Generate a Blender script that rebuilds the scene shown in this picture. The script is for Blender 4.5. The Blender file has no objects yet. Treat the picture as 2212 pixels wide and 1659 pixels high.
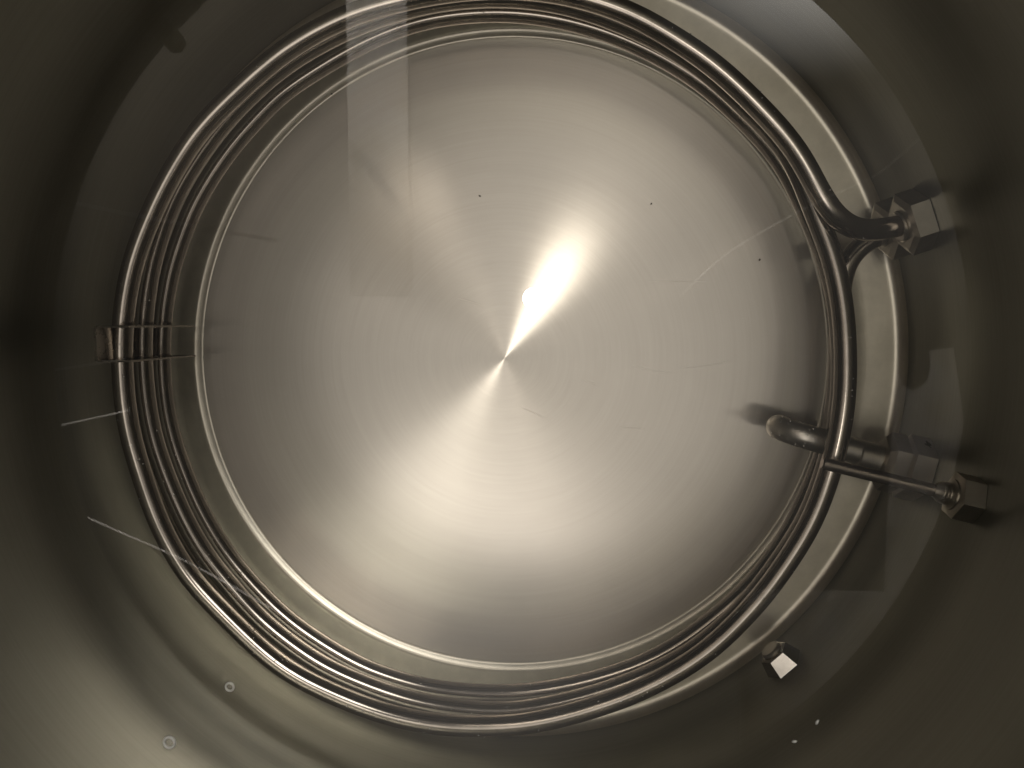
import bpy, bmesh, math, random
from mathutils import Vector, Matrix
random.seed(7)
S = bpy.context.scene
COL = S.collection

# ------------------------------------------------------------------ camera
# pixel units: the photo scaled to 2212 x 1659.  F = focal length in those pixels
F, CX, CY = 1720.0, 1106.0, 829.5
NAD = (1250.0, 700.0)            # where straight down appears
CAMH = 0.501                     # camera height above kettle floor (m)
BC = (1090.0, 776.0)             # centre of the floor disc in the picture

def camdir(px, py):
    return Vector(((px - CX) / F, -(py - CY) / F, -1.0))
wz = -camdir(*NAD).normalized()
wx = (Vector((1, 0, 0)) - wz * wz.x).normalized()
wy = wz.cross(wx)
R = Matrix((wx, wy, wz))         # camera space -> world space
def ray(px, py):
    return R @ camdir(px, py)
_d = ray(*BC)
CAM = Vector((-_d.x / -_d.z * CAMH, -_d.y / -_d.z * CAMH, CAMH))
def P(px, py, z):
    """world point at height z that the photo shows at px,py"""
    d = ray(px, py)
    return CAM + d * ((z - CAM.z) / d.z)
def PS(sx, sy, z):
    return P(sx / 1.47559, sy / 1.47559, z)

cam = bpy.data.cameras.new('camera')
cam.sensor_width = 36.0
cam.lens = 36.0 * F / 2212.0
cam.clip_start = 0.005
cam.clip_end = 60
camo = bpy.data.objects.new('camera', cam)
COL.objects.link(camo)
camo.matrix_world = Matrix.Translation(CAM) @ R.to_4x4()
S.camera = camo

# ------------------------------------------------------------------ light
W = bpy.data.worlds.new('World'); S.world = W; W.use_nodes = True
AMB, ZEN, GLOW, GLOW2, GLOW3 = 0.085, 0.72, 1.5, 6.8, 0.35
bg = W.node_tree.nodes['Background']
# dim room overhead: soft pools of light on an unseen ceiling, direction / inner and outer angle / colour
_wn = W.node_tree
_tc = _wn.nodes.new('ShaderNodeTexCoord')
def _pool(vec, a0, a1, col, k):
    dp = _wn.nodes.new('ShaderNodeVectorMath'); dp.operation = 'DOT_PRODUCT'
    _wn.links.new(_tc.outputs['Generated'], dp.inputs[0]); dp.inputs[1].default_value = Vector(vec).normalized()
    ac = _wn.nodes.new('ShaderNodeMath'); ac.operation = 'ARCCOSINE'; _wn.links.new(dp.outputs['Value'], ac.inputs[0])
    mr = _wn.nodes.new('ShaderNodeMapRange'); mr.interpolation_type = 'SMOOTHSTEP'
    _wn.links.new(ac.outputs[0], mr.inputs[0])
    mr.inputs[1].default_value = math.radians(a1); mr.inputs[2].default_value = math.radians(a0)
    mr.inputs[3].default_value = 0; mr.inputs[4].default_value = 1
    sc = _wn.nodes.new('ShaderNodeVectorMath'); sc.operation = 'SCALE'
    sc.inputs[0].default_value = tuple(c * k for c in col); _wn.links.new(mr.outputs[0], sc.inputs['Scale'])
    return sc.outputs[0]
_sum = None
for _args in (((0, 0, 1), 170, 180, (1, .95, .87), AMB),
              ((-.04, -.08, 1), 1, 29, (1, .945, .875), ZEN),
              ((-.13, -.34, 1), 0, 16, (1, .935, .87), GLOW),
              ((.30, .60, 1), 5, 15, (1, .965, .90), GLOW2),
              ((-.42, .30, 1), 3, 20, (1, .86, .70), 0.32),
              ((.41, .17, 1), 2, 10, (1, .92, .82), GLOW3)):
    o_ = _pool(*_args)
    if _sum is None: _sum = o_
    else:
        ad = _wn.nodes.new('ShaderNodeVectorMath'); ad.operation = 'ADD'
        _wn.links.new(_sum, ad.inputs[0]); _wn.links.new(o_, ad.inputs[1]); _sum = ad.outputs[0]
_wn.links.new(_sum, bg.inputs[0])
bg.inputs[1].default_value = 1.0
ZW = 0.231                       # water level
RIMZ = 0.377
RK = 0.242

def point_lamp(name, loc, power, rad, col):
    l = bpy.data.lights.new(name, 'POINT'); l.energy = power; l.shadow_soft_size = rad; l.color = col
    o = bpy.data.objects.new(name, l); COL.objects.link(o); o.location = loc
    return o
def area_lamp(name, loc, tgt, power, size, col):
    l = bpy.data.lights.new(name, 'AREA'); l.energy = power; l.shape = 'DISK'; l.size = size; l.color = col
    o = bpy.data.objects.new(name, l); COL.objects.link(o); o.location = loc
    o.rotation_euler = (Vector(tgt) - Vector(loc)).to_track_quat('-Z', 'Y').to_euler()
    return o
def mirror_pos(px, py, h, zplane=0.0):
    """place at height h whose mirror image in plane z=zplane is seen at px,py"""
    p = P(px, py, 2 * zplane - h)
    return Vector((p.x, p.y, h))
L1 = mirror_pos(1165, 652, 3.0)
area_lamp('ceiling_lamp', L1, (L1.x, L1.y, 0), 1.0, 0.08, (1.0, 0.94, 0.85))

S.view_settings.view_transform = 'Standard'
S.view_settings.look = 'None'
S.view_settings.gamma = 1.0
S.view_settings.exposure = 0.25
S.view_settings.use_curve_mapping = False
S.cycles.max_bounces = 12
S.cycles.glossy_bounces = 8
S.cycles.transparent_max_bounces = 12
S.cycles.caustics_reflective = True
S.cycles.sample_clamp_indirect = 4.0

# ------------------------------------------------------------------ helpers
def tag(o, label=None, cat=None, group=None, kind=None):
    if label: o['label'] = label
    if cat: o['category'] = cat
    if group: o['group'] = group
    if kind: o['kind'] = kind
    return o
def empty(name, loc, label, cat, group=None):
    o = bpy.data.objects.new(name, None); COL.objects.link(o)
    o.location = loc; o.empty_display_size = 0.02
    return tag(o, label, cat, group)
def link(name, bm, mat, parent=None, smooth=True, sharp=None):
    me = bpy.data.meshes.new(name)
    bmesh.ops.recalc_face_normals(bm, faces=bm.faces[:])
    bm.to_mesh(me); bm.free()
    for m in (mat if isinstance(mat, (list, tuple)) else [mat]):
        me.materials.append(m)
    me.polygons.foreach_set('use_smooth', [smooth] * len(me.polygons))
    if sharp is not None:
        me.set_sharp_from_angle(angle=math.radians(sharp))
    o = bpy.data.objects.new(name, me); COL.objects.link(o)
    if parent:
        o.parent = parent
        o.matrix_parent_inverse = Matrix.Translation(parent.location).inverted()
    return o
def frame(axis):
    a = axis.normalized()
    up = Vector((0, 0, 1)) if abs(a.z) < 0.9 else Vector((1, 0, 0))
    u = (up - a * up.dot(a)).normalized()
    return a, u, a.cross(u)
def lathe(bm, prof, n=192, origin=Vector((0, 0, 0)), axis=Vector((0, 0, 1)), caps=False, phase=0.0, mi=0):
    """prof = [(radius, height along axis)]"""
    a, u, v = frame(axis)
    rings = []
    for r, h in prof:
        if r < 1e-7:
            rings.append([bm.verts.new(origin + a * h)])
        else:
            rings.append([bm.verts.new(origin + a * h + (u * math.cos(t) + v * math.sin(t)) * r)
                          for t in (2 * math.pi * (k + phase) / n for k in range(n))])
    for i in range(len(rings) - 1):
        A, B = rings[i], rings[i + 1]
        for k in range(n):
            k2 = (k + 1) % n
            if len(A) == 1: f = bm.faces.new((A[0], B[k], B[k2]))
            elif len(B) == 1: f = bm.faces.new((A[k], A[k2], B[0]))
            else: f = bm.faces.new((A[k], A[k2], B[k2], B[k]))
            f.material_index = mi
    if caps:
        if len(rings[0]) > 2: bm.faces.new(rings[0])
        if len(rings[-1]) > 2: bm.faces.new(rings[-1])
def tube(bm, pts, r, n=24, caps=True, radii=None):
    """parallel transport tube"""
    T = []
    for i in range(len(pts)):
        a = pts[max(i - 1, 0)]; b = pts[min(i + 1, len(pts) - 1)]
        T.append((b - a).normalized())
    _, u, _ = frame(T[0])
    prev = None; rings = []
    for i, p in enumerate(pts):
        u = (u - T[i] * u.dot(T[i])).normalized()
        v = T[i].cross(u)
        rr = radii[i] if radii else r
        rings.append([bm.verts.new(p + (u * math.cos(2 * math.pi * k / n) + v * math.sin(2 * math.pi * k / n)) * rr) for k in range(n)])
    for A, B in zip(rings, rings[1:]):
        for k in range(n):
            bm.faces.new((A[k], A[(k + 1) % n], B[(k + 1) % n], B[k]))
    if caps:
        bm.faces.new(rings[0]); bm.faces.new(rings[-1])
def box(bm, c, X, Y, Z):
    """c centre, X,Y,Z half-extent vectors"""
    vs = [bm.verts.new(c + X * i + Y * j + Z * k) for i in (-1, 1) for j in (-1, 1) for k in (-1, 1)]
    for q in ((0, 1, 3, 2), (4, 6, 7, 5), (0, 4, 5, 1), (2, 3, 7, 6), (0, 2, 6, 4), (1, 5, 7, 3)):
        bm.faces.new([vs[i] for i in q])
def catmull(pts, per=14):
    out = []
    n = len(pts)
    for i in range(n - 1):
        p0 = pts[max(i - 1, 0)]; p1 = pts[i]; p2 = pts[i + 1]; p3 = pts[min(i + 2, n - 1)]
        for k in range(per):
            t = k / per
            out.append(0.5 * ((2 * p1) + (p2 - p0) * t + (2 * p0 - 5 * p1 + 4 * p2 - p3) * t * t + (3 * p1 - p0 - 3 * p2 + p3) * t ** 3))
    out.append(pts[-1].copy())
    return out
def resample(pts, step):
    out = [pts[0].copy()]; acc = 0.0
    for a, b in zip(pts, pts[1:]):
        seg = (b - a).length; pos = step - acc
        while pos <= seg and seg > 0:
            out.append(a + (b - a) * (pos / seg)); pos += step
        acc = (acc + seg) % step
    return out
def smooth_path(pts, it=30):
    q = [p.copy() for p in pts]
    for _ in range(it):
        q = [q[0]] + [(q[i - 1] + q[i] * 2 + q[i + 1]) * 0.25 for i in range(1, len(q) - 1)] + [q[-1]]
    return q

# ------------------------------------------------------------------ materials
def mat(name, base, rough, metal=1.0):
    m = bpy.data.materials.new(name); m.use_nodes = True
    b = m.node_tree.nodes['Principled BSDF']
    b.inputs['Base Color'].default_value = (*base, 1)
    b.inputs['Roughness'].default_value = rough
    b.inputs['Metallic'].default_value = metal
    return m, m.node_tree, b
def N(nt, t, **kw):
    n = nt.nodes.new(t)
    for k, v in kw.items(): setattr(n, k, v)
    return n
def mathn(nt, op, a, b=None):
    n = N(nt, 'ShaderNodeMath', operation=op)
    for i, x in enumerate((a, b)):
        if x is None: continue
        if isinstance(x, (int, float)): n.inputs[i].default_value = x
        else: nt.links.new(x, n.inputs[i])
    return n.outputs[0]
def vmath(nt, op, a, b=None):
    n = N(nt, 'ShaderNodeVectorMath', operation=op)
    for i, x in enumerate((a, b)):
        if x is None: continue
        if isinstance(x, (tuple, Vector)): n.inputs[i].default_value = tuple(x)
        else: nt.links.new(x, n.inputs[i])
    return n
def maprange(nt, src, a, b, c, d):
    n = N(nt, 'ShaderNodeMapRange')
    nt.links.new(src, n.inputs[0])
    for i, v in enumerate((a, b, c, d)): n.inputs[1 + i].default_value = v
    return n.outputs[0]
def noise(nt, vec, scale, detail=3.0, rough=0.5):
    n = N(nt, 'ShaderNodeTexNoise')
    n.inputs['Scale'].default_value = scale; n.inputs['Detail'].default_value = detail
    n.inputs['Roughness'].default_value = rough
    nt.links.new(vec, n.inputs['Vector'])
    return n.outputs[0]
def mixcol(nt, fac, a, b):
    n = N(nt, 'ShaderNodeMix', data_type='RGBA')
    nt.links.new(fac, n.inputs[0])
    n.inputs[6].default_value = (*a, 1); n.inputs[7].default_value = (*b, 1)
    return n.outputs[2]

def steel(name, rough, aniso=0.0, dist='BECKMANN'):
    """bare metal: one glossy lobe; aniso > 0 spreads the glint across the tangent"""
    m = bpy.data.materials.new(name); m.use_nodes = True
    nt = m.node_tree; nt.nodes.clear()
    out = N(nt, 'ShaderNodeOutputMaterial')
    g = N(nt, 'ShaderNodeBsdfAnisotropic', distribution=dist)
    g.inputs['Roughness'].default_value = rough; g.inputs['Anisotropy'].default_value = aniso
    nt.links.new(g.outputs[0], out.inputs[0])
    return m, nt, g
def brushed_floor():
    """turned sheet steel: grooves run in circles round the swirl centre"""
    m, nt, b = steel('turned_floor_steel', 0.145, 0.59)
    g2 = N(nt, 'ShaderNodeBsdfAnisotropic', distribution='GGX')
    g2.inputs['Roughness'].default_value = 0.30; g2.inputs['Anisotropy'].default_value = 0.72
    geo = N(nt, 'ShaderNodeNewGeometry')
    c = P(1090, 774, 0.0)
    d = vmath(nt, 'SUBTRACT', geo.outputs['Position'], (c.x, c.y, 0)).outputs[0]
    d = vmath(nt, 'MULTIPLY', d, (1, 1, 0)).outputs[0]
    r = vmath(nt, 'LENGTH', d).outputs['Value']
    t = vmath(nt, 'NORMALIZE', vmath(nt, 'CROSS_PRODUCT', (0, 0, 1), d).outputs[0]).outputs[0]
    nt.links.new(t, b.inputs['Tangent']); nt.links.new(t, g2.inputs['Tangent'])
    # fine rings, slightly broken up along their length
    cmb = N(nt, 'ShaderNodeCombineXYZ')
    nt.links.new(mathn(nt, 'MULTIPLY', r, 900.0), cmb.inputs[0])
    sep = N(nt, 'ShaderNodeSeparateXYZ'); nt.links.new(vmath(nt, 'NORMALIZE', d).outputs[0], sep.inputs[0])
    nt.links.new(mathn(nt, 'MULTIPLY', sep.outputs[0], 1.6), cmb.inputs[1])
    nt.links.new(mathn(nt, 'MULTIPLY', sep.outputs[1], 1.6), cmb.inputs[2])
    n1 = noise(nt, cmb.outputs[0], 1.0, 2.0)
    cmb2 = N(nt, 'ShaderNodeCombineXYZ')
    nt.links.new(mathn(nt, 'MULTIPLY', r, 260.0), cmb2.inputs[0])
    nt.links.new(mathn(nt, 'MULTIPLY', sep.outputs[0], 1.5), cmb2.inputs[1]); nt.links.new(mathn(nt, 'MULTIPLY', sep.outputs[1], 1.5), cmb2.inputs[2])
    n2 = noise(nt, cmb2.outputs[0], 1.0, 2.0)
    s = mathn(nt, 'ADD', mathn(nt, 'MULTIPLY', n1, 0.6), mathn(nt, 'MULTIPLY', n2, 0.4))
    mot = noise(nt, geo.outputs['Position'], 38.0, 6.0, 0.68)
    s = mathn(nt, 'ADD', mathn(nt, 'MULTIPLY', s, 0.72), mathn(nt, 'MULTIPLY', mot, 0.28))
    col = mixcol(nt, maprange(nt, s, 0.3, 0.7, 0, 1), (0.60, 0.558, 0.492), (0.67, 0.625, 0.556))
    nt.links.new(col, b.inputs['Color']); nt.links.new(col, g2.inputs['Color'])
    nt.links.new(maprange(nt, s, 0.3, 0.7, 0.141, 0.150), b.inputs['Roughness'])
    mx = N(nt, 'ShaderNodeMixShader'); mx.inputs[0].default_value = 0.55
    nt.links.new(b.outputs[0], mx.inputs[1]); nt.links.new(g2.outputs[0], mx.inputs[2])
    nt.links.new(mx.outputs[0], nt.nodes['Material Output'].inputs[0])
    return m
def wall_steel(name, base, rough, aniso=-0.25, dl=0.50, mott=0.0):
    m, nt, b = steel(name, rough, aniso)
    geo = N(nt, 'ShaderNodeNewGeometry')
    tg = N(nt, 'ShaderNodeTangent', direction_type='RADIAL', axis='Z')
    nt.links.new(tg.outputs[0], b.inputs['Tangent'])
    st = vmath(nt, 'MULTIPLY', geo.outputs['Position'], (9, 9, 700)).outputs[0]
    n1 = noise(nt, st, 1.0, 3.0)
    n2 = noise(nt, geo.outputs['Position'], 14.0, 4.0, 0.6)
    s = mathn(nt, 'ADD', mathn(nt, 'MULTIPLY', n1, 0.5), mathn(nt, 'MULTIPLY', n2, 0.5))
    if mott:
        n3 = noise(nt, geo.outputs['Position'], 55.0, 6.0, 0.7)
        s = mathn(nt, 'ADD', mathn(nt, 'MULTIPLY', s, 1 - mott), mathn(nt, 'MULTIPLY', n3, mott))
    lo = tuple(x * (0.94 - 0.12 * mott) for x in base); hi = tuple(x * 1.06 for x in base)
    nt.links.new(mixcol(nt, maprange(nt, s, 0.35, 0.65, 0, 1), lo, hi), b.inputs['Color'])
    nt.links.new(maprange(nt, n2, 0.3, 0.7, rough - 0.02, rough + 0.03), b.inputs['Roughness'])
    dull(nt, b, 0.55, dl)
    return m
def dull(nt, b, rough, fac):
    """a share of the surface scatters more widely, like worn mill finish"""
    g = N(nt, 'ShaderNodeBsdfAnisotropic', distribution='GGX'); g.inputs['Roughness'].default_value = rough
    nt.links.new(b.inputs['Color'].links[0].from_socket, g.inputs['Color'])
    mx = N(nt, 'ShaderNodeMixShader'); mx.inputs[0].default_value = fac
    nt.links.new(b.outputs[0], mx.inputs[1]); nt.links.new(g.outputs[0], mx.inputs[2])
    nt.links.new(mx.outputs[0], nt.nodes['Material Output'].inputs[0])
def tube_steel(name, base, rough, bump=0.05, worn=0.10):
    m, nt, b = steel(name, rough)
    geo = N(nt, 'ShaderNodeNewGeometry')
    n1 = noise(nt, geo.outputs['Position'], 60.0, 4.0, 0.6)
    n2 = noise(nt, geo.outputs['Position'], 900.0, 2.0, 0.6)
    nt.links.new(mixcol(nt, maprange(nt, n1, 0.35, 0.65, 0, 1), tuple(x * 0.9 for x in base), tuple(x * 1.08 for x in base)), b.inputs['Color'])
    nt.links.new(maprange(nt, n1, 0.3, 0.7, rough * 0.85, rough * 1.2), b.inputs['Roughness'])
    bp = N(nt, 'ShaderNodeBump'); bp.inputs['Strength'].default_value = bump; bp.inputs['Distance'].default_value = 0.0003
    nt.links.new(n2, bp.inputs['Height']); nt.links.new(bp.outputs[0], b.inputs['Normal'])
    if worn: dull(nt, b, 0.5, worn)
    return m

M_floor = brushed_floor()
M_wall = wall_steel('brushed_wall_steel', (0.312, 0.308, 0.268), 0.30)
M_rim = tube_steel('rim_steel', (0.30, 0.29, 0.26), 0.65)
M_corner = wall_steel('spun_corner_steel', (0.64, 0.595, 0.50), 0.30, -0.1, 0.45, 0.7)
M_coil = tube_steel('coil_steel', (0.45, 0.405, 0.355), 0.16)
M_nut = tube_steel('fitting_steel', (0.58, 0.54, 0.475), 0.32, 0.08, 0.3)
M_dip = tube_steel('dip_tube_steel', (0.68, 0.64, 0.57), 0.34, 0.05, 0.45)
M_probe = tube_steel('probe_steel', (0.58, 0.51, 0.47), 0.13)
M_plug = tube_steel('plug_steel', (0.62, 0.58, 0.52), 0.17, 0.08)
M_clip = tube_steel('bracket_steel', (0.30, 0.27, 0.23), 0.25)
M_speck, _, _ = mat('dark_grit', (0.10, 0.08, 0.06), 0.8, 0.0)
M_scratch, _, _ = mat('bare_scratch', (0.72, 0.68, 0.61), 0.5)
M_bub, _, _ = steel('bubble_mirror', 0.12)
_.inputs['Color'].default_value = (0.85, 0.83, 0.80, 1)
M_rimfilm, _, _ = steel('bubble_rim', 0.75)
_.inputs['Color'].default_value = (0.75, 0.74, 0.70, 1)
M_film = bpy.data.materials.new('thin_film'); M_film.use_nodes = True
M_film.node_tree.nodes.clear()
_o = N(M_film.node_tree, 'ShaderNodeOutputMaterial'); _m = N(M_film.node_tree, 'ShaderNodeMixShader'); _t = N(M_film.node_tree, 'ShaderNodeBsdfTransparent'); _g = N(M_film.node_tree, 'ShaderNodeBsdfAnisotropic')
_g.inputs['Roughness'].default_value = 0.05; _m.inputs[0].default_value = 0.05
for _a, _c in ((_t.outputs[0], _m.inputs[1]), (_g.outputs[0], _m.inputs[2]), (_m.outputs[0], _o.inputs[0])): M_film.node_tree.links.new(_a, _c)
M_bubble, _nt, _b = mat('bubble_film', (0.9, 0.9, 0.88), 0.05, 0.0)
_b.inputs['Transmission Weight'].default_value = 1.0; _b.inputs['IOR'].default_value = 1.2
M_white, _nt, _b = mat('white_paint', (0.78, 0.75, 0.70), 0.6, 0.0)
_g = N(_nt, 'ShaderNodeNewGeometry')
_nt.links.new(mixcol(_nt, maprange(_nt, noise(_nt, _g.outputs['Position'], 9.0, 5.0, 0.65), 0.4, 0.7, 0, 1), (0.78, 0.75, 0.71), (0.62, 0.56, 0.46)), _b.inputs['Base Color'])
M_tubing, _, _ = mat('white_tubing', (0.8, 0.77, 0.72), 0.6, 0.0)
M_dark, _, _ = mat('dark_plastic', (0.02, 0.02, 0.02), 0.5, 0.0)

def water_mat():
    m = bpy.data.materials.new('still_water'); m.use_nodes = True
    nt = m.node_tree; nt.nodes.clear()
    out = N(nt, 'ShaderNodeOutputMaterial')
    mx = N(nt, 'ShaderNodeMixShader'); tr = N(nt, 'ShaderNodeBsdfTransparent'); gl = N(nt, 'ShaderNodeBsdfGlossy')
    tr.inputs[0].default_value = (0.985, 0.98, 0.972, 1)
    gl.inputs['Roughness'].default_value = 0.0
    fr = N(nt, 'ShaderNodeFresnel'); fr.inputs[0].default_value = 1.50
    nt.links.new(fr.outputs[0], mx.inputs[0]); nt.links.new(tr.outputs[0], mx.inputs[1]); nt.links.new(gl.outputs[0], mx.inputs[2])
    nt.links.new(mx.outputs[0], out.inputs[0])
    return m
M_water = water_mat()

# ------------------------------------------------------------------ kettle
RF = 0.1972                       # radius of the flat floor disc
kettle = empty('brew_kettle', (0, 0, 0), 'large round brushed stainless steel kettle seen from above, holding the coil and water', 'kettle')
bm = bmesh.new()
lathe(bm, [(0, 0)] + [(RF * k / 24, 0) for k in range(1, 25)], 192)
def scratch(px0, py0, px1, py1, bend, w=0.00010):
    a = P(px0, py0, 0.0003); b = P(px1, py1, 0.0003); n = 14
    d = (b - a); s = Vector((-d.y, d.x, 0)).normalized()
    prev = None
    for k in range(n + 1):
        t = k / n
        p = a + d * t + s * (bend * 4 * t * (1 - t)); ww = w * (math.sin(math.pi * t) * 0.8 + 0.2)
        cur = (bm.verts.new(p + s * ww), bm.verts.new(p - s * ww))
        if prev: bm.faces.new((prev[0], prev[1], cur[1], cur[0])).material_index = 1
        prev = cur
for q in ((1400, 609, 1526, 609, 0.0002), (1472, 795, 1575, 780, -0.0008), (1338, 925, 1388, 926, 0.0003), (1365, 788, 1450, 805, -0.001),
          (990, 645, 1040, 660, 0.0004), (1290, 830, 1262, 820, 0.0005), (1120, 880, 1180, 905, 0.0006)):
    scratch(*q)
link('floor_disc', bm, [M_floor, M_scratch], kettle)
# pressed ring round the disc, shallow sloping border, tight corner up to the wall
prof = [(RF, 0.0)]
hh = 0.0
for k in range(1, 25):            # crisp crease, then the pressed step rolls over
    t = (k - 0.5) / 24
    q = 0.0066 / 24
    sl = 35 * (t / 0.22) if t < 0.22 else (35 - 26 * (t - 0.22) if t < 0.5 else 27.7 - 31.7 * min(1.0, (t - 0.5) / 0.45))
    prof.append((prof[-1][0] + q, prof[-1][1] + q * math.tan(math.radians(sl))))
r1, h1 = prof[-1]
rc = 0.0065
re = RK - rc * 0.86
S0, S1 = -6.0, 5.0
for k in range(1, 25):
    t = (k - 0.5) / 24
    q = (re - r1) / 24
    sl = S0 + (S1 - S0) * max(0.0, min(1.0, (t - 0.30) / 0.25))
    prof.append((prof[-1][0] + q, prof[-1][1] + q * math.tan(math.radians(sl))))
hz = prof[-1][1]
for k in range(1, 11):
    t = math.radians(S1 + (90 - S1) * k / 10)
    prof.append((re + rc * (math.sin(t) - math.sin(math.radians(S1))) , hz + rc * (math.cos(math.radians(S1)) - math.cos(t))))
rw, hw = prof[-1]
bm = bmesh.new(); lathe(bm, prof, 256)
link('corner_ring', bm, M_corner, kettle, True)
bm = bmesh.new()
lathe(bm, [(rw, hw), (rw + 0.0002, 0.08), (RK + 0.0002, 0.2), (RK + 0.0002, RIMZ)], 256)
link('kettle_wall', bm, M_wall, kettle)
bm = bmesh.new()
lathe(bm, [(RK + 0.005 - 0.0047 * math.cos(t), RIMZ + 0.0001 + 0.0047 * math.sin(t)) for t in [math.pi * k / 10 for k in range(11)]]
      + [(RK + 0.0085, RIMZ - 0.006), (RK + 0.0035, RIMZ - 0.007), (RK + 0.003, 0.0)], 256)
link('rolled_rim', bm, M_rim, kettle)

# ------------------------------------------------------------------ coil
A = [(2960,696),(2890,714),(2816,732),(2756,738),(2716,733),(2671,706),(2641,671),(2615,625),(2544,484),(2419,342),(2273,205),(2107,96),(1994,36),
     (1800,-22),(1600,-41),(1400,-24),(1236,11),(1112,49),(904,164),(677,369),(596,471),(515,611),(467,720),(433,805),(409,900),(395,993),(388,1100),
     (396,1267),(416,1393),(440,1473),(501,1654),(566,1779),(629,1869),(816,2057),(902,2128),(1000,2184),(1195,2265),(1362,2305),(1500,2315),(1681,2307),
     (1862,2264),(2030,2205),(2184,2124),(2278,2056),(2358,1979),(2438,1890),(2515,1782),(2583,1673),(2621,1579),(2660,1455),(2690,1300),(2696,1185),(2694,1080),(2688,989),
     (2669,881),(2645,790),(2613,718)]
B = [(2525,499),(2400,361),(2256,226),(2092,122),(1900,40),(1740,0),(1581,-12),(1400,2),(1260,36),(1102,94),(903,208),(730,368),(635,490),(550,632),(518,719),(489,809),(471,890),(459,989),(452,1100),
     (463,1267),(486,1393),(515,1482),(571,1620),(618,1712),(671,1795),(752,1888),(812,1960),(902,2036),(1010,2113),(1100,2158),(1236,2211),(1363,2246),
     (1554,2269),(1680,2263),(1855,2226),(2020,2172),(2172,2100),(2264,2034),(2344,1962),(2424,1873),(2500,1767),(2568,1662),(2607,1568),(2645,1450),(2676,1300),(2683,1185),
     (2680,1080),(2672,985),(2648,870),(2610,760)]
C = [(2500,525),(2377,385),(2233,255),(2066,156),(1900,88),(1740,50),(1581,37),(1400,52),(1260,90),(1111,160),(903,291),(829,365),(722,487),(622,645),(592,719),(563,797),(538,881),(522,982),(513,1100),
     (521,1267),(546,1393),(573,1473),(599,1540),(627,1608),(681,1705),(735,1786),(816,1878),(893,1957),(992,2032),(1091,2093),(1163,2132),(1289,2175),(1389,2199),(1554,2212),(1680,2209),
     (1806,2189),(1896,2168),(2030,2125),(2154,2063),(2259,1987),(2335,1924),(2404,1859),(2459,1786),(2513,1708),(2558,1617),(2610,1500),(2650,1370),(2668,1250),(2674,1120),(2676,1000),(2680,900),
     (2690,840),(2725,788),(2780,755),(2850,733),(2930,712)]
RT = 0.0057
path_px = A + B + C
# depth below the camera against the turn angle
KEY = [(-5,.423),(18,.423),(40,.423),(90,.423),(180,.424),(270,.425),(335,.426),(348,.4275),(372,.434),(385,.438),(400,.440),(450,.443),(540,.445),(630,.449),
       (690,.461),(705,.4635),(730,.4655),(750,.466),(810,.467),(900,.468),(990,.471),(1050,.475),(1080,.4765),(1110,.478)]
def depth(a):
    if a <= KEY[0][0]: return KEY[0][1]
    for (a0, d0), (a1, d1) in zip(KEY, KEY[1:]):
        if a <= a1: return d0 + (d1 - d0) * (a - a0) / (a1 - a0)
    return KEY[-1][1]
pts = []; ang = None; acc = 0
for sx, sy in path_px:
    t = math.degrees(math.atan2(-(sy - 1130), sx - 1575))
    if ang is None: acc = t
    else:
        dd = (t - ang + 180) % 360 - 180
        acc += dd
    ang = t
    pts.append((sx, sy, acc))
mx_ = -1e9; P3 = []
for i, (sx, sy, a) in enumerate(pts):
    mx_ = max(mx_, a)
    d = depth(mx_)
    if i >= len(pts) - 5:
        d = (.4768, .477, .4775, .478, .478)[i - len(pts) + 5]
    if i < 6: d = (.452, .448, .441, .435, .4285, .425)[i]
    P3.append(PS(sx, sy, CAMH - d))
path = catmull(P3, 12)
path = smooth_path(resample(path, 0.003), 26)
coil = empty('heating_coil', (0, 0, 0), 'three-turn round steel tube coil lying in the kettle, both ends bolted to the right wall', 'coil')
bm = bmesh.new(); tube(bm, path, RT, 28)
link('coil_tube', bm, M_coil, coil)

def hexnut(bm, a, b, r, phase=0.5, ch=0.0016, taper=1.0):
    """hex prism from a to b, chamfered at a; phase .5 = a flat on top"""
    ax = b - a; L = ax.length
    lathe(bm, [(r * 0.80 * taper, 0.0), (r * taper, ch), (r, L)], 6, a, ax, True, phase)
def ring_part(bm, a, b, r, ch=0.0008, n=40):
    ax = b - a; L = ax.length
    lathe(bm, [(r - ch, 0), (r, ch), (r, L - ch), (r - ch, L)], n, a, ax, True)
def radial(p):
    return Vector((p.x, p.y, 0)).normalized()
def wall_joint(px, py):
    """where the ray through px,py meets the inner wall"""
    d = ray(px, py)
    a = d.x ** 2 + d.y ** 2; b = 2 * (CAM.x * d.x + CAM.y * d.y); c = CAM.x ** 2 + CAM.y ** 2 - RK ** 2
    t = (-b + math.sqrt(b * b - 4 * a * c)) / (2 * a)
    return CAM + d * t
def coilnut(px, py, zref, name='compression_nut', L=0.0115, r=0.0172):
    j = wall_joint(px, py)
    j = radial(j) * (RK + 0.0001) + Vector((0, 0, j.z))
    ax = radial(j)
    bm = bmesh.new(); hexnut(bm, j - ax * L, j, r)
    o = link(name, bm, M_nut, coil, True, 25)
    bm = bmesh.new(); ring_part(bm, j - ax * (L + 0.0022), j - ax * (L - 0.0004), 0.0085)
    link('ferrule', bm, M_nut, o, True, 30)
    return j, ax
zt = CAMH - 0.421
coilnut(1992, 473, zt)
coilnut(1946, 488, CAMH - 0.452)

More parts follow.
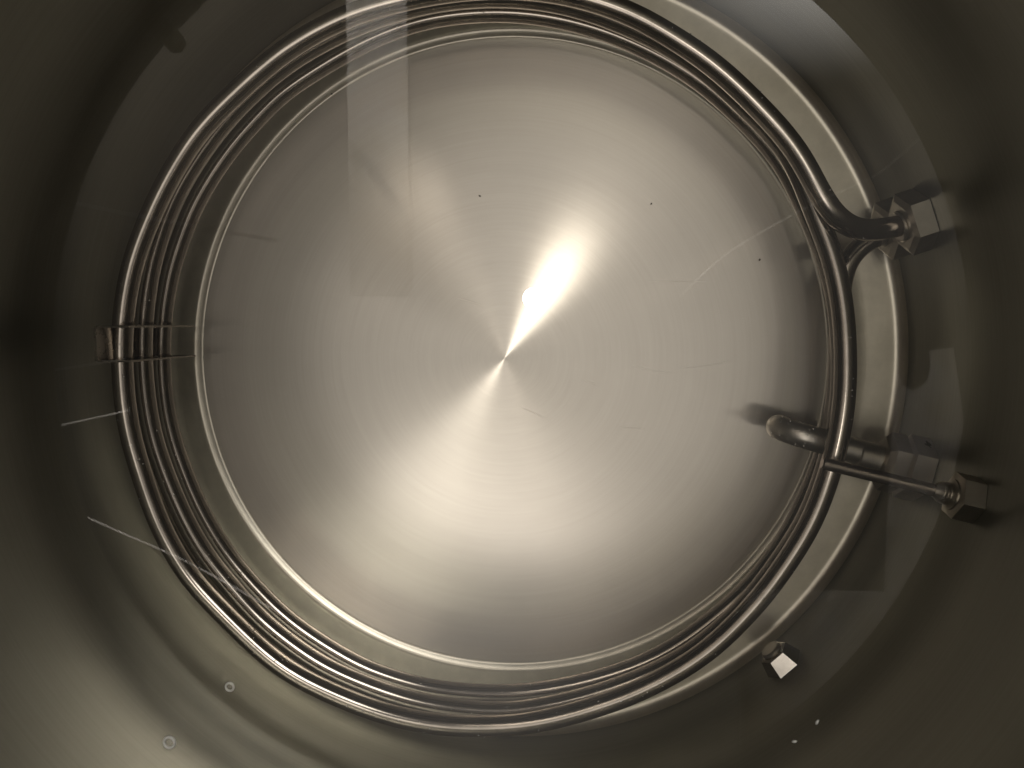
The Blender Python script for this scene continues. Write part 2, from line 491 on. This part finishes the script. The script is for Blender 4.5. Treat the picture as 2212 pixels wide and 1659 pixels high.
# bracket: U channel outside the turns, two slotted flanges running in between them
zt_, zb_ = CAMH - 0.404, CAMH - 0.477
wtop = P(206, 741, zt_)
rad = Vector((-1, 0, 0))
mid = P(250, 741, CAMH - 0.424)
tan = Vector((0, 1, 0))
web = Vector((wtop.x, mid.y, (zt_ + zb_) / 2))
bm = bmesh.new()
box(bm, web, Vector((0.0007, 0, 0)), tan * 0.0092, Vector((0, 0, (zt_ - zb_) / 2)))
link('bracket_web', bm, M_clip, coil, False)
for s in (-1, 1):
    bm = bmesh.new()
    c = web + Vector((0.0098, 0, 0)) + tan * (s * 0.0092)
    box(bm, c, Vector((0.0090, 0, 0)), tan * 0.00055, Vector((0, 0, (zt_ - zb_) / 2)))
    o = link('bracket_flange', bm, M_clip, coil, False)
    for k in range(4):            # little tabs between the slots
        bm = bmesh.new()
        q = c + Vector((-0.0035, 0, (zt_ - zb_) / 2 - 0.0145 - k * 0.0172))
        bmesh.ops.create_icosphere(bm, subdivisions=2, radius=0.0011, matrix=Matrix.Translation(q))
        link('slot_tab', bm, M_nut, o)

# ------------------------------------------------------------------ dip tube
jd = wall_joint(1991, 1016); zd = jd.z; jd = radial(jd) * RK + Vector((0, 0, zd))
axd = radial(jd)
pa = P(1700, 931, zd); 
inw = (Vector((pa.x, pa.y, zd)) - jd).normalized()
dip = empty('dip_tube', (jd.x, jd.y, zd), 'short grey pickup pipe with a downturned elbow and big hex fitting under the coil', 'pipe')
Ld = (Vector((pa.x, pa.y, zd)) - jd).length
el = []
rb = 0.0125
e0 = jd + inw * (Ld - 0.012)
for k in range(6): el.append(jd + inw * (0.004 + (Ld - 0.017) * k / 6))
for k in range(13):
    t = math.radians(90 * k / 12)
    el.append(e0 + inw * (rb * math.sin(t)) + Vector((0, 0, -rb * (1 - math.cos(t)))))
el.append(el[-1] + Vector((0, 0, -0.005)))
bm = bmesh.new(); tube(bm, el, 0.0070, 32, True)
link('elbow_pipe', bm, M_dip, dip)
bm = bmesh.new(); hexnut(bm, jd - axd * 0.0125, jd, 0.0180, 0.5)
hx = link('hex_fitting', bm, M_nut, dip, True, 25)
bm = bmesh.new(); hexnut(bm, jd - axd * 0.0235, jd - axd * 0.0128, 0.0166, 0.5, 0.003)
link('clamp_nut', bm, M_nut, dip, True, 25)
bm = bmesh.new(); ring_part(bm, jd - axd * 0.036, jd - axd * 0.0237, 0.0082)
link('pipe_collar', bm, M_dip, dip, True, 30)

# ------------------------------------------------------------------ thermometer probe
jp = wall_joint(2104, 1080); zp = jp.z
tip = P(1775, 1000, zp)
axp = (tip - jp).normalized()
probe = empty('thermometer_probe', tuple(jp), 'thin shiny straight probe rod crossing over the coil from the right wall', 'probe')
bm = bmesh.new()
Lp = (tip - jp).length
lathe(bm, [(0.0030, 0.0), (0.0030, Lp - 0.0006), (0.0024, Lp), (0.0, Lp)], 32, jp, axp)
link('probe_rod', bm, M_probe, probe, True, 40)
bm = bmesh.new(); hexnut(bm, jp + axp * 0.0105, jp + axp * -0.0002, 0.0116, 0.15, 0.0009)
link('lock_nut', bm, M_nut, probe, True, 25)
bm = bmesh.new()
lathe(bm, [(0.0074, 0.0), (0.0074, 0.0010), (0.0056, 0.0014), (0.0050, 0.0024), (0.0056, 0.0030), (0.0049, 0.0038), (0.0055, 0.0044), (0.0047, 0.0052), (0.0052, 0.0058), (0.0044, 0.0068), (0.0031, 0.0090)], 40, jp + axp * 0.0104, axp)
link('threaded_neck', bm, M_nut, probe, True, 50)

# ------------------------------------------------------------------ plug on the lower right wall
js = wall_joint(1694, 1434); axs = radial(js)
plug = empty('hex_plug', tuple(js), 'small hex plug on the lower right wall with one glaring white face', 'plug')
bm = bmesh.new(); lathe(bm, [(0.0074, 0.0), (0.0092, 0.0008), (0.0122, 0.0100)], 6, js - axs * 0.0100, axs, True, 0.5)
pg = link('plug_head', bm, M_plug, plug, True, 25)
bm = bmesh.new(); ring_part(bm, js - axs * 0.0125, js - axs * 0.0098, 0.0062)
link('plug_boss', bm, M_nut, plug, True, 30)

# ------------------------------------------------------------------ water and what lies in or on it
bm = bmesh.new(); lathe(bm, [(0, ZW), (RK * 0.5, ZW), (RK - 0.0006, ZW)], 128)
tag(link('water', bm, M_water), 'clear still water filling the kettle', None, None, 'structure')

for (px, py, s, lab) in ((1036, 423, 1.0, 'dark grit speck on the floor disc above the glare, left of the top centre'),
                         (1407, 440, 0.8, 'tiny dark grit speck on the upper right of the floor disc'),
                         (1641, 561, 1.0, 'dark grit speck near the right edge of the floor disc'),
                         (717, 203, 0.9, 'dark grit speck by the bright ring at upper left')):
    bm = bmesh.new()
    bmesh.ops.create_icosphere(bm, subdivisions=2, radius=0.0005 * s)
    for v in bm.verts: v.co *= 0.7 + 0.6 * random.random(); v.co.z *= 0.5; v.co.x *= 1.5
    o = link('grit_speck', bm, M_speck); o.location = P(px, py, 0.0007); o.rotation_euler.z = random.random() * 3
    tag(o, lab, 'speck', 'grit specks on the floor disc')

# gas bubbles clinging to the tubes and the elbow: far too many to count
bm = bmesh.new()
def bub(p, r): bmesh.ops.create_icosphere(bm, subdivisions=1, radius=r, matrix=Matrix.Translation(p))
for _ in range(620):
    i = random.randrange(4, len(path) - 40)
    p = path[i]; t = (path[i + 1] - path[i - 1]).normalized()
    # denser on the near-left and near sides
    w = 0.35 + 0.65 * max(0.0, (-p.x * 0.5 - p.y * 0.8) / 0.2)
    if random.random() > w: continue
    u = Vector((0, 0, 1)) - t * t.z; u.normalize(); v = t.cross(u)
    a = random.gauss(0, 0.9)
    bub(p + (u * math.cos(a) + v * math.sin(a)) * (RT + 0.0001), random.uniform(0.00022, 0.00050))
for _ in range(46):
    i = random.randrange(3, len(el) - 3); t = (el[i + 1] - el[i - 1]).normalized()
    _, u, v = frame(t); a = random.uniform(0, 6.28)
    bub(el[i] + (u * math.cos(a) + v * math.sin(a)) * 0.0071, random.uniform(0.00025, 0.0006))
tag(link('gas_bubbles', bm, M_bub), 'tiny bright gas bubbles clinging to the coil tubes and pipe elbow', None, None, 'stuff')

# two bubbles afloat on the water
def afloat(px, py, r, lab):
    bm = bmesh.new()
    c = P(px, py, ZW)
    lathe(bm, [(r + r * 0.30 * math.cos(t), 0.0003 + r * 0.28 * math.sin(t)) for t in [2 * math.pi * k / 10 for k in range(11)]], 32, Vector((0, 0, 0)))
    o = link('floating_bubble', bm, M_rimfilm); o.location = c
    bm = bmesh.new()
    lathe(bm, [(r * math.cos(t), r * 0.45 * math.sin(t)) for t in [math.pi / 2 * k / 8 for k in range(8)]] + [(0, r * 0.45)], 32)
    d = link('bubble_dome', bm, M_film); d.parent = o
    tag(o, lab, 'bubble', 'bubbles floating on the water')
afloat(497, 1483, 0.00145, 'smaller fainter ring-like bubble floating on the water at lower left, nearer the coil')
afloat(367, 1603, 0.00200, 'larger brighter ring-like bubble floating on the water at the lower left corner')
for px, py, rz, lab in ((1765, 1560, 1.0, 'tiny white fleck on the water below the hex plug, upper right of two'),
                        (1716, 1602, 0.2, 'short white fleck on the water below the hex plug, lower left of two')):
    bm = bmesh.new()
    bmesh.ops.create_icosphere(bm, subdivisions=2, radius=0.00055)
    for v in bm.verts: v.co.x *= 1.8; v.co *= 0.8 + 0.4 * random.random()
    o = link('water_fleck', bm, M_rimfilm); o.location = P(px, py, ZW + 0.0002); o.rotation_euler.z = rz
    tag(o, lab, 'fleck', 'flecks on the water')

# ------------------------------------------------------------------ overhead things the water mirrors
HB = 2.6
def over(px, py, h=HB): return mirror_pos(px, py, h, ZW)
a_, b_ = over(757, 640), over(885, 640)
c_ = over(757, -500)
bm = bmesh.new()
cx_ = Vector(((a_.x + b_.x) / 2, (a_.y + c_.y) / 2, HB + 0.03))
box(bm, cx_, Vector(((b_ - a_).length / 2, 0, 0)), Vector((0, (c_ - a_).length / 2, 0)), Vector((0, 0, 0.03)))
tag(link('ceiling_board', bm, M_white, None, False), 'long white overhead board seen only as a pale upright band mirrored across the water', 'board')
def spot(name, loc, tgt, power, cone, col=(1, .95, .9), blend=0.6):
    l = bpy.data.lights.new(name, 'SPOT'); l.energy = power; l.spot_size = math.radians(cone); l.spot_blend = blend
    l.color = col; l.shadow_soft_size = 0.03
    o = bpy.data.objects.new(name, l); COL.objects.link(o); o.location = loc
    o.rotation_euler = (Vector(tgt) - Vector(loc)).to_track_quat('-Z', 'Y').to_euler()
m_ = over(821, -60)
spot('board_fill', Vector((m_.x - 0.9, m_.y + 0.3, HB - 1.0)), m_, 330, 74, blend=1.0)  # unseen spot added only to brighten the board's reflection

def tubing(name, px_pts, h, r, label):  # thin tubes added out of view so the water mirrors pale streaks
    pts = catmull([over(x, y, h) for x, y in px_pts], 10)
    bm = bmesh.new(); tube(bm, pts, r, 10)
    o = link(name, bm, M_tubing, None)
    tag(o, label, 'tubing', 'pale pieces added overhead for mirrored streaks')
    return pts[len(pts) // 2]
k1 = tubing('overhead_streak', [(90, 1075), (250, 1145), (420, 1222), (640, 1345)], 1.6, 0.0026, 'thin straight pale cord added overhead, mirrored as a slanting line across the water at lower left')
spot('streak_fill', k1 + Vector((0.35, 0.45, -0.65)), k1, 130, 50)  # extra unseen spot, added so the slanting streak shows up
k2 = tubing('overhead_streak', [(1470, 640), (1560, 555), (1690, 475), (1800, 420), (1900, 372), (1990, 295)], 1.6, 0.0030, 'curved pale cord added overhead, mirrored as a faint arc across the water at upper right')
spot('streak_fill', k2 + Vector((-0.35, -0.45, -0.65)), k2, 45, 50)  # another added spot, brightens the curved streak alone

# pale overhead panel with a rounded notch in its edge
hp = 2.6
out = [(2060, 752), (2012, 757), (2016, 790), (2008, 822), (1992, 840), (1972, 845), (1953, 834), (1943, 808), (1938, 850), (1934, 900), (1922, 1100), (1915, 1282), (1600, 1276), (1600, 1700), (2080, 1700), (2110, 1100)]
bm = bmesh.new()
lo = [bm.verts.new(over(x, y, hp)) for x, y in out]
hi = [bm.verts.new(v.co + Vector((0, 0, 0.02))) for v in lo]
from mathutils.geometry import tessellate_polygon
for tri in tessellate_polygon([[v.co.copy() for v in lo]]):
    bm.faces.new([lo[i] for i in tri]); bm.faces.new([hi[i] for i in reversed(tri)])
for k in range(len(lo)):
    k2 = (k + 1) % len(lo); bm.faces.new((lo[k], lo[k2], hi[k2], hi[k]))
tag(link('overhead_panel', bm, M_white, None, False), 'pale overhead panel with a round notch, mirrored dimly in the water by the right wall', 'panel')
m2 = over(1990, 1050, hp)
spot('panel_fill', m2 + Vector((-0.9, 0.5, -1.1)), m2, 68, 70)  # added fill spot out of view, lifts the panel's reflection
for pts_, r_, lab in (([(80, 424), (200, 446), (330, 472), (600, 520)], 0.0046, 'broad faint pale streak mirrored high on the left, above the coil bracket'),
                      ([(70, 806), (180, 790), (270, 776)], 0.0030, 'short faint pale streak mirrored on the left wall just below the coil bracket'),
                      ([(95, 926), (180, 908), (280, 886)], 0.0026, 'short dim pale streak mirrored on the left wall midway between bracket and slanting line')):
    kk = tubing('overhead_streak', pts_, 1.6, r_, lab)  # added tubes standing in for faint lines of the ceiling
spot('streak_fill', over(180, 700, 1.6) + Vector((0.5, 0.1, -0.6)), over(180, 700, 1.6), 9, 60)  # weak unseen spot added to make the three left streaks visible

# pipe stub high on the inner wall, above the water: only its mirror image is in the picture
def mirror_wall(px, py):
    j = wall_joint(px, py); j = radial(j) * RK + Vector((0, 0, 2 * ZW - j.z)); return j
q0 = mirror_wall(335, 44); ax_ = -radial(q0)
stub = empty('pipe_stub', tuple(q0), 'short dark pipe stub mirrored in the water at the far upper left', 'pipe')
bm = bmesh.new()
lathe(bm, [(0.0052, 0), (0.0052, 0.017), (0.0046, 0.0182), (0.0034, 0.0182), (0.0034, 0.004), (0, 0.004)], 32, q0, ax_)
link('stub_pipe', bm, M_nut, stub, True, 40)
bm = bmesh.new(); ring_part(bm, q0, q0 + ax_ * 0.0035, 0.0085)
link('stub_collar', bm, M_nut, stub, True, 40)
